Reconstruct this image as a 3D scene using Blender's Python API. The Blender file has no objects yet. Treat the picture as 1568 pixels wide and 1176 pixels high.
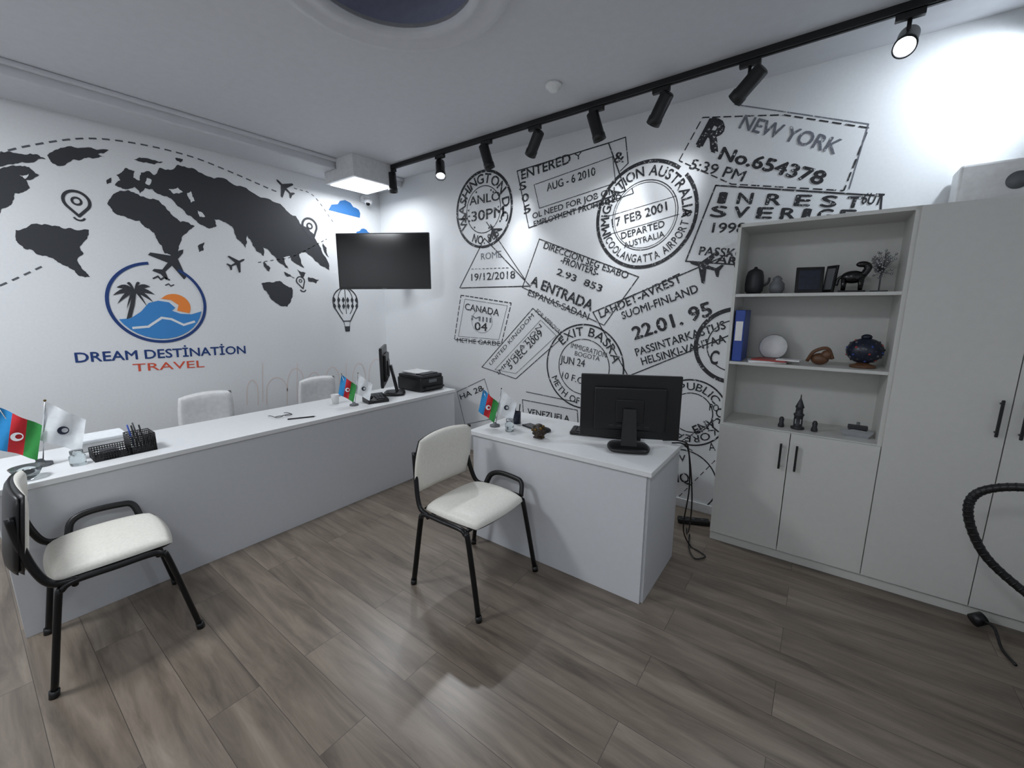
import bpy, bmesh, math, random
from mathutils import Vector, Matrix, Euler
from mathutils.geometry import delaunay_2d_cdt
random.seed(7)
sc = bpy.context.scene
XL, YB, XR, YR, HC = -4.45, 3.32, 1.16, -1.7, 3.0
CAMZ = 1.58
# ------------------------------------------------------------------ materials
def srgb(h):
    h = h.lstrip('#'); c = [int(h[i:i+2], 16)/255 for i in (0, 2, 4)]
    return tuple(((x/12.92) if x <= 0.04045 else ((x+0.055)/1.055)**2.4) for x in c)+(1,)
def mat(name, hexc, rough=0.5, metal=0.0, var=0.04, scale=30, bump=0.0, emit=0, coat=0, alpha=1, trans=0):
    m = bpy.data.materials.new(name); m.use_nodes = True
    nt = m.node_tree; b = nt.nodes['Principled BSDF']
    col = srgb(hexc) if isinstance(hexc, str) else hexc
    b.inputs['Roughness'].default_value = rough; b.inputs['Metallic'].default_value = metal
    tc = nt.nodes.new('ShaderNodeTexCoord')
    n = nt.nodes.new('ShaderNodeTexNoise'); n.inputs['Scale'].default_value = scale; n.inputs['Detail'].default_value = 4
    nt.links.new(tc.outputs['Object'], n.inputs['Vector'])
    r = nt.nodes.new('ShaderNodeValToRGB')
    r.color_ramp.elements[0].position = .3; r.color_ramp.elements[1].position = .7
    r.color_ramp.elements[0].color = tuple(max(0, c*(1-var*2)) for c in col[:3])+(1,)
    r.color_ramp.elements[1].color = tuple(min(1, c*(1+var)) for c in col[:3])+(1,)
    nt.links.new(n.outputs['Fac'], r.inputs['Fac']); nt.links.new(r.outputs['Color'], b.inputs['Base Color'])
    if bump:
        bp = nt.nodes.new('ShaderNodeBump'); bp.inputs['Strength'].default_value = bump; bp.inputs['Distance'].default_value = .002
        nt.links.new(n.outputs['Fac'], bp.inputs['Height']); nt.links.new(bp.outputs['Normal'], b.inputs['Normal'])
    if emit:
        b.inputs['Emission Color'].default_value = col; b.inputs['Emission Strength'].default_value = emit
    if coat: b.inputs['Coat Weight'].default_value = coat
    if trans: b.inputs['Transmission Weight'].default_value = trans
    return m
WALLC = '#e4e6e8'
M_wall = mat('wall_paint', WALLC, .6, var=.012, scale=60, bump=.15)
M_ceil = mat('ceiling_paint', '#d3d4d8', .7, var=.015, scale=20)
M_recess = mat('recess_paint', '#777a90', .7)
M_trim = mat('white_trim', '#dadbdc', .5)
M_lam = mat('white_laminate', '#e2e3e4', .35, var=.01)
M_lam2 = mat('front_laminate', '#cfd1d5', .45, var=.01)
M_ward = mat('wardrobe_laminate', '#d3d3cf', .45, var=.012)
M_black = mat('black_plastic', '#101012', .4)
M_blackg = mat('black_gloss', '#060608', .12, var=0.0)
M_blackm = mat('black_metal', '#0e0e10', .35, metal=.3)
M_gray = mat('gray_plastic', '#6a6c70', .5)
M_silver = mat('silver', '#b9bcc0', .25, metal=.9)
M_cream = mat('cream_leatherette', '#e6e3da', .45, var=.03, scale=80, bump=.2)
M_white = mat('white_plastic', '#ececec', .4)
M_glass = mat('clear_glass', '#dfe8ea', .05, trans=.9)
M_led = mat('led_diffuser', '#f4f8ff', .5, emit=6, var=0)
M_ledhot = mat('led_spot_lens', '#f2f7ff', .5, emit=90, var=0)
M_leddim = mat('led_spot_lens_soft', '#f2f7ff', .5, emit=2.0, var=0)
M_blue = mat('flag_blue', '#1f86c4', .7)
M_red = mat('flag_red', '#c9222c', .7)
M_green = mat('flag_green', '#2c8a3e', .7)
M_fwhite = mat('flag_white', '#e8ebee', .7)
M_binder = mat('binder_blue', '#2a4aa0', .4)
M_brass = mat('antique_brass', '#6e5526', .35, metal=.7, var=.2, scale=60)
M_brown = mat('brown_ceramic', '#6b4a33', .4, var=.15)
M_dkbrown = mat('dark_brown_carving', '#33261a', .5, var=.3, scale=90)
M_darkblue = mat('dark_blue_ceramic', '#1e2538', .3, var=.2, scale=50)
M_darkgrey = mat('dark_grey', '#2c2d31', .45)
M_redb = mat('red_print', '#a83a36', .5)

def ink(name, hexc, base=WALLC, lo=.36, hi=.42, scale=55):
    m = bpy.data.materials.new(name); m.use_nodes = True
    nt = m.node_tree; b = nt.nodes['Principled BSDF']; b.inputs['Roughness'].default_value = .6
    g = nt.nodes.new('ShaderNodeNewGeometry')
    n = nt.nodes.new('ShaderNodeTexNoise'); n.inputs['Scale'].default_value = scale; n.inputs['Detail'].default_value = 8; n.inputs['Roughness'].default_value = .7
    nt.links.new(g.outputs['Position'], n.inputs['Vector'])
    r = nt.nodes.new('ShaderNodeValToRGB')
    r.color_ramp.elements[0].position = lo; r.color_ramp.elements[1].position = hi
    r.color_ramp.elements[0].color = srgb(base); r.color_ramp.elements[1].color = srgb(hexc)
    nt.links.new(n.outputs['Fac'], r.inputs['Fac']); nt.links.new(r.outputs['Color'], b.inputs['Base Color'])
    return m
I_dark = ink('ink_dark', '#26272b'); I_grey = ink('ink_grey', '#6d7079')
I_map = ink('map_charcoal', '#33353a', lo=.05, hi=.1); I_navy = ink('logo_navy', '#1d3c78', lo=.05, hi=.1)
I_blue = ink('logo_blue', '#3b86c9', lo=.05, hi=.1); I_orange = ink('logo_orange', '#f08a3c', lo=.05, hi=.1)
I_red = ink('logo_red', '#d8553c', lo=.05, hi=.1); I_cloud = ink('cloud_blue', '#2d6fb0', lo=.05, hi=.1)
I_pale = ink('skyline_pale', '#e4d6cf', lo=.05, hi=.1); I_line = ink('map_line', '#55585e', lo=.05, hi=.1)

def floor_mat():
    m = bpy.data.materials.new('laminate_planks'); m.use_nodes = True
    nt = m.node_tree; b = nt.nodes['Principled BSDF']; L = nt.links.new
    g = nt.nodes.new('ShaderNodeNewGeometry')
    br = nt.nodes.new('ShaderNodeTexBrick'); br.offset = .37
    br.inputs['Scale'].default_value = 1; br.inputs['Brick Width'].default_value = 1.28; br.inputs['Row Height'].default_value = .19
    br.inputs['Mortar Size'].default_value = .0012; br.inputs['Mortar Smooth'].default_value = .2
    br.inputs['Color1'].default_value = (0, 0, 0, 1); br.inputs['Color2'].default_value = (1, 1, 1, 1); br.inputs['Mortar'].default_value = (.3, .3, .3, 1)
    L(g.outputs['Position'], br.inputs['Vector'])
    mp = nt.nodes.new('ShaderNodeMapping'); mp.inputs['Scale'].default_value = (1.0, 8, 1)
    L(g.outputs['Position'], mp.inputs['Vector'])
    sc_ = nt.nodes.new('ShaderNodeVectorMath'); sc_.operation = 'MULTIPLY_ADD'
    sc_.inputs[1].default_value = (7, 3, 5); L(br.outputs['Color'], sc_.inputs[0]); L(mp.outputs['Vector'], sc_.inputs[2])
    n = nt.nodes.new('ShaderNodeTexNoise'); n.inputs['Scale'].default_value = 1.5; n.inputs['Detail'].default_value = 9; n.inputs['Roughness'].default_value = .62; n.inputs['Distortion'].default_value = .6
    L(sc_.outputs[0], n.inputs['Vector'])
    r = nt.nodes.new('ShaderNodeValToRGB')
    r.color_ramp.elements[0].position = .3; r.color_ramp.elements[1].position = .74
    r.color_ramp.elements[0].color = srgb('#574e46'); r.color_ramp.elements[1].color = srgb('#92877a')
    e = r.color_ramp.elements.new(.5); e.color = srgb('#776c61')
    L(n.outputs['Fac'], r.inputs['Fac'])
    mx = nt.nodes.new('ShaderNodeMix'); mx.data_type = 'RGBA'; mx.blend_type = 'MULTIPLY'; mx.inputs[0].default_value = 1
    r2 = nt.nodes.new('ShaderNodeValToRGB'); r2.color_ramp.elements[0].color = (.90, .89, .88, 1); r2.color_ramp.elements[1].color = (1.04, 1.04, 1.04, 1)
    L(br.outputs['Color'], r2.inputs['Fac'])
    L(r.outputs['Color'], mx.inputs[6]); L(r2.outputs['Color'], mx.inputs[7])
    mo = nt.nodes.new('ShaderNodeMix'); mo.data_type = 'RGBA'; mo.inputs[7].default_value = srgb('#443e38')
    L(br.outputs['Fac'], mo.inputs[0]); L(mx.outputs[2], mo.inputs[6])
    L(mo.outputs[2], b.inputs['Base Color'])
    b.inputs['Roughness'].default_value = .3
    bp = nt.nodes.new('ShaderNodeBump'); bp.inputs['Strength'].default_value = .12; bp.inputs['Distance'].default_value = .001
    L(n.outputs['Fac'], bp.inputs['Height']); L(bp.outputs['Normal'], b.inputs['Normal'])
    return m
M_floor = floor_mat()

# ------------------------------------------------------------------ builder
def smooth(pts, n=8, closed=False):
    P = [Vector(p) for p in pts]; out = []
    N = len(P); rng = range(N if closed else N-1)
    for i in rng:
        p1, p2 = P[i], P[(i+1) % N]
        p0 = P[i-1] if (i > 0 or closed) else p1*2-p2
        p3 = P[(i+2) % N] if (i+2 < N or closed) else p2*2-p1
        for k in range(n):
            t = k/n
            out.append(.5*((2*p1)+(p2-p0)*t+(2*p0-5*p1+4*p2-p3)*t*t+(3*p1-p0-3*p2+p3)*t**3))
    if not closed: out.append(P[-1])
    return out
class B:
    def __init__(s, name): s.name = name; s.bm = bmesh.new(); s.mats = []
    def mi(s, m):
        if m not in s.mats: s.mats.append(m)
        return s.mats.index(m)
    def merge(s, t, m, M=None, sm=False):
        if m is not None:
            k = s.mi(m)
            for f in t.faces: f.material_index = k
        for f in t.faces: f.smooth = sm
        if M is not None: bmesh.ops.transform(t, matrix=M, verts=t.verts)
        me = bpy.data.meshes.new('t'); t.to_mesh(me); t.free()
        s.bm.from_mesh(me); bpy.data.meshes.remove(me)
    def box(s, c, size, m, bev=.003, rot=(0, 0, 0)):
        t = bmesh.new(); bmesh.ops.create_cube(t, size=1)
        bmesh.ops.scale(t, vec=size, verts=t.verts)
        if bev and min(size) > bev*2.2:
            bmesh.ops.bevel(t, geom=t.edges[:], offset=bev, segments=2, profile=.5, affect='EDGES')
        s.merge(t, m, Matrix.Translation(c) @ Euler(rot).to_matrix().to_4x4())
        return s
    def span(s, a, b, m, bev=.003):
        return s.box([(a[i]+b[i])/2 for i in range(3)], [abs(b[i]-a[i]) for i in range(3)], m, bev)
    def cyl(s, p0, p1, r, m, r2=None, seg=24):
        p0, p1 = Vector(p0), Vector(p1); d = p1-p0
        t = bmesh.new(); bmesh.ops.create_cone(t, cap_ends=True, segments=seg, radius1=r, radius2=r if r2 is None else r2, depth=d.length)
        q = Vector((0, 0, 1)).rotation_difference(d.normalized())
        s.merge(t, m, Matrix.Translation((p0+p1)/2) @ q.to_matrix().to_4x4(), True)
        return s
    def tube(s, pts, r, m, seg=10, flat=1.0, closed=False):
        P = [Vector(p) for p in pts]; t = bmesh.new(); N = len(P)
        T = [((P[(i+1) % N] if (closed or i < N-1) else P[i])-(P[i-1] if (closed or i > 0) else P[i])).normalized() for i in range(N)]
        up = Vector((0, 0, 1)) if abs(T[0].z) < .9 else Vector((1, 0, 0))
        nrm = T[0].cross(up).normalized(); rings = []
        for i in range(N):
            if i: nrm = (T[i-1].rotation_difference(T[i]) @ nrm).normalized()
            bi = T[i].cross(nrm)
            rings.append([t.verts.new(P[i]+nrm*math.cos(2*math.pi*k/seg)*r+bi*math.sin(2*math.pi*k/seg)*r*flat) for k in range(seg)])
        for i in range(N if closed else N-1):
            a, b = rings[i], rings[(i+1) % N]
            for k in range(seg): t.faces.new((a[k], a[(k+1) % seg], b[(k+1) % seg], b[k]))
        if not closed: t.faces.new(rings[0][::-1]); t.faces.new(rings[-1])
        s.merge(t, m, None, True); return s
    def lathe(s, prof, c, m, seg=36, M=None):
        t = bmesh.new(); rings = []
        for r, z in prof:
            if r < 1e-5: rings.append([t.verts.new((0, 0, z))])
            else: rings.append([t.verts.new((r*math.cos(2*math.pi*k/seg), r*math.sin(2*math.pi*k/seg), z)) for k in range(seg)])
        for a, b in zip(rings, rings[1:]):
            for k in range(seg):
                k2 = (k+1) % seg
                if len(a) == 1 and len(b) == 1: continue
                if len(a) == 1: t.faces.new((a[0], b[k2], b[k]))
                elif len(b) == 1: t.faces.new((a[k], a[k2], b[0]))
                else: t.faces.new((a[k], a[k2], b[k2], b[k]))
        s.merge(t, m, Matrix.Translation(c) @ (M or Matrix.Identity(4)), True); return s
    def ball(s, c, r, m, M=None):
        t = bmesh.new(); bmesh.ops.create_uvsphere(t, u_segments=20, v_segments=12, radius=1)
        rr = r if hasattr(r, '__len__') else (r, r, r)
        s.merge(t, m, Matrix.Translation(c) @ (M or Matrix.Identity(4)) @ Matrix.Diagonal((*rr, 1)), True); return s
    def quadgrid(s, f, nu, nv, m, sm=True):
        t = bmesh.new(); V = [[t.verts.new(f(i/nu, j/nv)) for j in range(nv+1)] for i in range(nu+1)]
        for i in range(nu):
            for j in range(nv): t.faces.new((V[i][j], V[i+1][j], V[i+1][j+1], V[i][j+1]))
        s.merge(t, m, None, sm); return s
    def pad(s, w, h, th, mf, mb, M, k=.5, bend=0, n=16, lift=0):
        for side, mm in ((1, mf), (-1, mb)):
            def f(a, b):
                p, q = 2*a-1, 2*b-1
                x = p*math.sqrt(1-k*q*q/2); y = q*math.sqrt(1-k*p*p/2)
                e = (max(0, 1-abs(p)**5)*max(0, 1-abs(q)**5))**.45
                return M @ Vector((x*w/2, y*h/2, side*e*th/2+bend*p*p+lift*q*q))
            s.quadgrid(f, n, n, mm)
        return s
    def prism(s, pts, d, m):
        t = bmesh.new(); v = [t.verts.new(p) for p in pts]; f = t.faces.new(v)
        r = bmesh.ops.extrude_face_region(t, geom=[f]); vs = [e for e in r['geom'] if isinstance(e, bmesh.types.BMVert)]
        bmesh.ops.translate(t, vec=d, verts=vs); s.merge(t, m); return s
    def done(s, loc=(0, 0, 0), rz=0, weld=True, nrm=True):
        if weld: bmesh.ops.remove_doubles(s.bm, verts=s.bm.verts, dist=1e-5)
        if nrm: bmesh.ops.recalc_face_normals(s.bm, faces=s.bm.faces)
        xs = [v.co for v in s.bm.verts]
        c = Vector(((min(v.x for v in xs)+max(v.x for v in xs))/2, (min(v.y for v in xs)+max(v.y for v in xs))/2, min(v.z for v in xs)))
        bmesh.ops.translate(s.bm, vec=-c, verts=s.bm.verts)
        me = bpy.data.meshes.new(s.name); s.bm.to_mesh(me); s.bm.free()
        for m in s.mats: me.materials.append(m)
        o = bpy.data.objects.new(s.name, me); sc.collection.objects.link(o)
        R = Matrix.Rotation(rz, 4, 'Z')
        o.matrix_world = Matrix.Translation(loc) @ R @ Matrix.Translation(c)
        return o

# ------------------------------------------------------------------ room shell
B('floor').span((XL-.1, YR-.1, -.08), (XR+.1, YB+.1, 0), M_floor, 0).done()
B('wall_left').span((XL-.1, YR-.1, 0), (XL, YB+.1, HC+.2), M_wall, 0).done()
B('wall_back').span((XL, YB, 0), (XR, YB+.1, HC+.2), M_wall, 0).done()
B('wall_right').span((XR, YR-.1, 0), (XR+.1, YB+.1, HC+.2), M_wall, 0).done()
B('wall_front').span((XL, YR-.1, 0), (XR, YR, HC+.2), M_wall, 0).done()
CX, CY, CR = -1.67, 1.36, .40
b = B('ceiling'); t = bmesh.new()
angs = [2*math.pi*k/72 for k in range(72)]
corners = [math.atan2(y-CY, x-CX) % (2*math.pi) for x in (XL, XR) for y in (YR, YB)]
angs = sorted(angs+corners)
def hit(a):
    c, s_ = math.cos(a), math.sin(a); ts = []
    if c > 1e-9: ts.append((XR-CX)/c)
    if c < -1e-9: ts.append((XL-CX)/c)
    if s_ > 1e-9: ts.append((YB-CY)/s_)
    if s_ < -1e-9: ts.append((YR-CY)/s_)
    k = min(ts); return (CX+c*k, CY+s_*k, HC)
ri = [t.verts.new((CX+CR*math.cos(a), CY+CR*math.sin(a), HC)) for a in angs]; ro = [t.verts.new(hit(a)) for a in angs]
for i in range(len(angs)):
    j = (i+1) % len(angs); t.faces.new((ri[i], ro[i], ro[j], ri[j]))
r = bmesh.ops.extrude_face_region(t, geom=t.faces[:])
bmesh.ops.translate(t, vec=(0, 0, .18), verts=[e for e in r['geom'] if isinstance(e, bmesh.types.BMVert)])
b.merge(t, M_ceil); b.done()
b = B('ceiling_medallion')
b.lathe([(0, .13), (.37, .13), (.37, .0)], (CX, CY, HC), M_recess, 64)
b.lathe([(.37, .02), (.37, -.012), (.385, -.03), (.40, -.034), (.43, -.02), (.46, -.02), (.49, -.036), (.52, -.034), (.54, -.018), (.55, .001)], (CX, CY, HC), M_ceil, 64)
b.lathe([(.0, .08), (.16, .08), (.18, .10), (.18, .13)], (CX, CY, HC), M_ceil, 48)
b.done(nrm=True)
b = B('trim_ceiling_beam')
b.span((XL, YR, HC-.09), (-4.02, YB, HC), M_ceil, .012)
b.span((-4.02, YR, HC-.03), (-3.98, YB, HC), M_ceil, .01)
b.done()
B('baseboard_back').span((-2.9, YB-.014, 0), (-.5, YB, .07), M_trim, .003).done()
B('baseboard_left').span((XL, YR, 0), (XL+.014, YB-.016, .07), M_trim, .003).done()
B('baseboard_right').span((XR-.014, YR+.02, 0), (XR, 2.9, .09), M_darkgrey, .003).done()

# ------------------------------------------------------------------ mural helpers
YAW, PIT, FPX = math.radians(36.6), math.radians(10.5), 638.0
Fv = Vector((-math.sin(YAW)*math.cos(PIT), math.cos(YAW)*math.cos(PIT), -math.sin(PIT)))
Rv = Vector((math.cos(YAW), math.sin(YAW), 0)); Uv = Rv.cross(Fv)
def ray(p, q): return Fv+Rv*((p-784)/FPX)+Uv*((588-q)/FPX)
# rectification of traced artwork coordinates to wall metres
def PL(p, q):
    r = ray(p, q); t = XL/r.x; return Vector((r.y*t, CAMZ+r.z*t))
def PB(p, q):
    r = ray(p, q); t = YB/r.y; return Vector((r.x*t, CAMZ+r.z*t))
_gc = {}
def glyph(s):
    if s in _gc: return _gc[s]
    c = bpy.data.curves.new('g', 'FONT'); c.body = s; c.resolution_u = 3
    o = bpy.data.objects.new('g', c); sc.collection.objects.link(o)
    dg = bpy.context.evaluated_depsgraph_get(); ev = o.evaluated_get(dg); me = ev.to_mesh()
    v = [Vector((p.co.x, p.co.y)) for p in me.vertices]; f = [tuple(p.vertices) for p in me.polygons]
    ev.to_mesh_clear(); bpy.data.objects.remove(o); bpy.data.curves.remove(c)
    _gc[s] = (v, f); return _gc[s]
capv, _ = glyph('H'); CAP = max(v.y for v in capv)
class Mural(B):
    def __init__(s, name, wall): super().__init__(name); s.w = wall; s.P = PL if wall == 'L' else PB
    def to3(s, p, ly=0):
        d = .002+.0006*ly
        return Vector((XL+d, p[0], p[1])) if s.w == 'L' else Vector((p[0], YB-d, p[1]))
    def pw(s, pts, m, ly=0):
        P = [Vector((p[0], p[1])) for p in pts]
        vo, eo, fo, *_ = delaunay_2d_cdt(P, [], [list(range(len(P)))], 1, 1e-6)
        t = bmesh.new(); V = [t.verts.new(s.to3(p, ly)) for p in vo]
        for f in fo:
            try: t.faces.new([V[i] for i in f])
            except Exception: pass
        s.merge(t, m)
    def poly(s, pts, m, ly=0): s.pw([s.P(*p) for p in pts], m, ly)
    def coast(s, pts, m, ly=0, amp=.14, lv=3):
        P = [Vector(p) for p in pts]
        for _ in range(lv):
            Q = []
            for a, c in zip(P, P[1:]+P[:1]):
                d = c-a; n = Vector((-d.y, d.x)); Q += [a, (a+c)/2+n*random.uniform(-amp, amp)]
            P = Q
        s.poly(P, m, ly)
    def lw(s, pts, w, m, closed=False, ly=0):
        P = [Vector(p) for p in pts]; 
        if closed: P.append(P[0])
        t = bmesh.new()
        for i, (a, c) in enumerate(zip(P, P[1:])):
            d = (c-a)
            if d.length < 1e-6: continue
            d.normalize(); n = Vector((-d.y, d.x))*w/2; e = d*w*.3
            t.faces.new([t.verts.new(s.to3(x, ly+.1*(i % 3))) for x in (a-n-e, c-n+e, c+n+e, a+n-e)])
        s.merge(t, m)
    def line(s, pts, w, m, closed=False, ly=0): s.lw([s.P(*p) for p in pts], w, m, closed, ly)
    def dash(s, pts, w, m, on=.04, off=.025, sm=True):
        P = [s.P(*p) for p in pts]
        if sm: P = [Vector(v[:2]) for v in smooth([(p.x, p.y, 0) for p in P], 20)]
        acc = 0; t = bmesh.new()
        for a, c in zip(P, P[1:]):
            L = (c-a).length; pos = 0
            while pos < L:
                st = min(on+off-acc, L-pos) if acc >= on else min(on-acc, L-pos)
                p0 = a+(c-a)*(pos/L); p1 = a+(c-a)*((pos+st)/L)
                if acc < on and st > 1e-5:
                    d = (p1-p0).normalized(); n = Vector((-d.y, d.x))*w/2
                    t.faces.new([t.verts.new(s.to3(x)) for x in (p0-n, p1-n, p1+n, p0+n)])
                acc += st; pos += max(st, 1e-5)
                if acc >= on+off-1e-6: acc = 0
        s.merge(t, m)
    def ringw(s, c, r, w, m, a0=0, a1=360, n=64, ly=0):
        t = bmesh.new(); V = []
        for i in range(n+1):
            a = math.radians(a0+(a1-a0)*i/n); d = Vector((math.cos(a), math.sin(a)))
            V.append((t.verts.new(s.to3(c+d*(r-w/2), ly)), t.verts.new(s.to3(c+d*(r+w/2), ly))))
        for a, b_ in zip(V, V[1:]): t.faces.new((a[0], b_[0], b_[1], a[1]))
        s.merge(t, m)
    def geo(s, v, f, fn, m, ly=0, off=0.0):
        # heavier weights: the lettering repeated with tiny shifts, each copy on its own thin layer
        sh = [(0, 0)] if off <= 0 else [(-off, 0), (off, 0), (0, off), (0, -off), (0, 0)]
        t = bmesh.new()
        for k, (dx, dy) in enumerate(sh):
            o = Vector((dx, dy)); V = [t.verts.new(s.to3(fn(p+o), ly+.15*k)) for p in v]
            for q in f:
                try: t.faces.new([V[i] for i in q])
                except Exception: pass
        s.merge(t, m)
    def hm(s, p, q, h): return (s.P(p, q-h)-s.P(p, q)).length
    def text(s, txt, p0, p1, h, m, off=.0, ly=1):
        v, f = glyph(txt)
        if not v: return
        x0 = min(p.x for p in v); x1 = max(p.x for p in v)
        S, E = s.P(*p0), s.P(*p1); d = E-S; L = d.length; d.normalize(); n = Vector((-d.y, d.x))
        H = s.hm((p0[0]+p1[0])/2, (p0[1]+p1[1])/2, h)
        s.geo(v, f, lambda p: S+d*((p.x-x0)/(x1-x0)*L)+n*(p.y/CAP*H), m, ly, off)
    def arc(s, txt, c, r, a0, a1, H, m, flip=False, off=0.01, ly=1):
        ws = []
        for ch in txt:
            v, f = glyph(ch) if ch != ' ' else ([], [])
            ws.append((max(p.x for p in v)-min(p.x for p in v)+.12) if v else .35)
        tot = sum(ws); pos = 0
        for ch, w in zip(txt, ws):
            a = math.radians(a0+(a1-a0)*((pos+w/2)/tot)); pos += w
            if ch == ' ': continue
            v, f = glyph(ch); mx = (max(p.x for p in v)+min(p.x for p in v))/2
            o = Vector((math.cos(a), math.sin(a))); tx = Vector((o.y, -o.x)); up = o
            if flip: tx = -tx; up = -o
            kx = abs(math.radians(a1-a0))*r/tot
            s.geo(v, f, lambda p: c+o*r+tx*((p.x-mx)*kx)+up*(p.y/CAP-.5)*H, m, ly, off)

# ------------------------------------------------------------------ world map mural
w = Mural('world_map_mural', 'L')
for pts in (
 [(72, 238), (88, 229), (130, 226), (167, 230), (150, 236), (160, 241), (135, 241), (112, 244), (96, 254), (80, 250)],
 [(-12, 240), (20, 234), (55, 236), (70, 244), (48, 249), (20, 252), (-12, 254)],
 [(-20, 262), (10, 256), (38, 254), (60, 268), (40, 276), (46, 288), (22, 296), (18, 312), (2, 320), (-8, 336), (-25, 335)],
 [(24, 352), (48, 343), (80, 346), (108, 349), (136, 352), (133, 366), (122, 378), (128, 388), (118, 398), (124, 408), (138, 424), (122, 423), (104, 408), (84, 398), (58, 390), (36, 380), (24, 368)],
 [(164, 312), (176, 296), (196, 291), (214, 300), (234, 304), (250, 314), (262, 328), (276, 340), (298, 346), (288, 354), (278, 364), (274, 380), (266, 395), (252, 388), (240, 366), (228, 350), (214, 338), (190, 331), (172, 323)],
 [(176, 284), (184, 276), (178, 268), (192, 257), (206, 262), (204, 272), (214, 276), (216, 264), (228, 262), (236, 268), (244, 257), (262, 260), (272, 252), (300, 260), (338, 272), (372, 286), (410, 304), (438, 322), (462, 345), (484, 368), (494, 388), (504, 414), (490, 406), (480, 396), (466, 386), (458, 388), (466, 410), (450, 402), (444, 392), (434, 394), (442, 412), (424, 398), (412, 384), (402, 378), (404, 392), (392, 384), (384, 368), (378, 360), (376, 380), (366, 368), (356, 348), (342, 340), (328, 336), (332, 346), (320, 350), (304, 342), (288, 330), (272, 316), (262, 304), (246, 298), (234, 290), (222, 288), (214, 296), (206, 286), (192, 290)],
 [(400, 434), (414, 432), (428, 430), (436, 436), (446, 440), (448, 454), (440, 470), (426, 466), (412, 452), (404, 444)],
 [(303, 376), (313, 371), (311, 384), (305, 386)], [(434, 416), (444, 420), (452, 426), (440, 424)], [(455, 412), (468, 418), (462, 426)],
 [(404, 400), (414, 410), (412, 416), (404, 408)], [(472, 424), (488, 428), (484, 434), (472, 431)], [(204, 244), (224, 242), (250, 248), (236, 252)], [(268, 242), (280, 244), (276, 249)],
 [(163, 276), (170, 272), (170, 280), (164, 282)], [(494, 372), (500, 380), (504, 394), (498, 388)]):
    w.coast(pts, I_map, amp=.13)
for pts in ([(258, 290), (272, 287), (280, 294), (266, 297)], [(286, 296), (292, 293), (298, 308), (292, 310)], [(30, 268), (44, 266), (38, 274)], [(302, 322), (314, 332), (306, 332)], [(225, 272), (232, 276), (228, 284), (222, 280)]):
    w.coast(pts, M_wall, 1)
w.dash([(-30, 243), (40, 224), (130, 212), (210, 220), (290, 239), (350, 262), (410, 288), (425, 294)], .011, I_line, .045, .03)
w.dash([(-20, 446), (30, 424), (64, 408)], .011, I_line, .04, .03)
w.dash([(395, 402), (420, 398), (450, 392), (500, 366)], .008, I_line, .03, .03)
w.dash([(450, 288), (480, 300), (510, 340)], .008, I_line, .03, .03)
def pin(px, tip, r):
    c = w.P(*px); tp = w.P(*tip); d = (c-tp).normalized(); n = Vector((-d.y, d.x))
    P = [tp]
    for i in range(25):
        a = math.radians(-40+260*i/24); P.append(c+n*(-math.cos(a))*r*-1+d*math.sin(a)*r)
    w.lw(P, r*.26, I_map, True, 2); w.ringw(c, r*.35, r*.2, I_map, ly=2)
    w.ringw(tp, .03, .012, I_map, ly=1, a0=200, a1=340)
pin((117, 308), (121, 331), .068); pin((474, 346), (479, 368), .075); pin((460, 430), (464, 442), .042)
plane = [(0, 1), (.1, .82), (.11, .38), (.95, -.2), (.95, -.38), (.11, -.12), (.08, -.6), (.36, -.82), (.36, -.96), (0, -.86)]
plane = plane+[(-x, y) for x, y in plane[::-1][1:-1]]
def aeroplane(px, sz, rot, m=I_map, ly=3):
    c = w.P(*px); R = Matrix.Rotation(math.radians(rot), 2); w.pw([c+R @ (Vector(p)*sz) for p in plane], m, ly)
aeroplane((436, 288), .10, 50); aeroplane((362, 403), .085, -60); aeroplane((262, 402), .15, -40)
for cx, cy, k in ((527, 319, 1), (556, 357, .55)):
    c = w.P(cx, cy); P = [c+Vector((-.19*k, -.05*k)), c+Vector((.19*k, -.07*k))]
    P += [c+Vector((.15*k+.05*k*math.cos(a), -.02*k+.05*k*math.sin(a))) for a in (0, .8, 1.6)]
    P += [c+Vector((.02*k+.1*k*math.cos(a), 0.01+.08*k*math.sin(a))) for a in (.3, .9, 1.6, 2.3, 2.9)]
    P += [c+Vector((-.12*k+.05*k*math.cos(a), -.02*k+.04*k*math.sin(a))) for a in (1.5, 2.3, 3.1)]
    w.pw(P, I_cloud, 2)
c = w.P(529, 462); R_ = .155
env = [c+Vector((math.cos(math.radians(a))*R_, math.sin(math.radians(a))*R_)) for a in range(-35, 216, 10)]+[c+Vector((-.045, -.22)), c+Vector((.045, -.22))]
w.lw(env, .012, I_map, True, 2)
for k in (-.6, 0, .6):
    w.lw([c+Vector((k*R_*math.sqrt(max(0, 1-(t_/8)**2))*1.0, R_*t_/8)) for t_ in range(-7, 9)], .008, I_map, False, 2)
for yy in (-.05, .02):
    for i in range(6):
        x = -.14+i*.056; w.pw([c+Vector((x-.02, yy)), c+Vector((x, yy-.035)), c+Vector((x+.02, yy)), c+Vector((x, yy+.035))], I_map, 3)
w.pw([c+Vector(p) for p in ((-.035, -.28), (.035, -.28), (.028, -.34), (-.028, -.34))], I_map, 2)
for sx in (-1, 1): w.lw([c+Vector((sx*.04, -.22)), c+Vector((sx*.03, -.28))], .005, I_map, False, 3)
def dome(x0, x1, yb, yt):
    P = [(x0, yb)]+[((x0+x1)/2-(x1-x0)/2*math.cos(math.pi*i/12), yb-(yb-yt)*.5-(yb-yt)*.5*math.sin(math.pi*i/12)) for i in range(13)]+[(x1, yb)]
    w.line(P, .009, I_pale)
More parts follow.
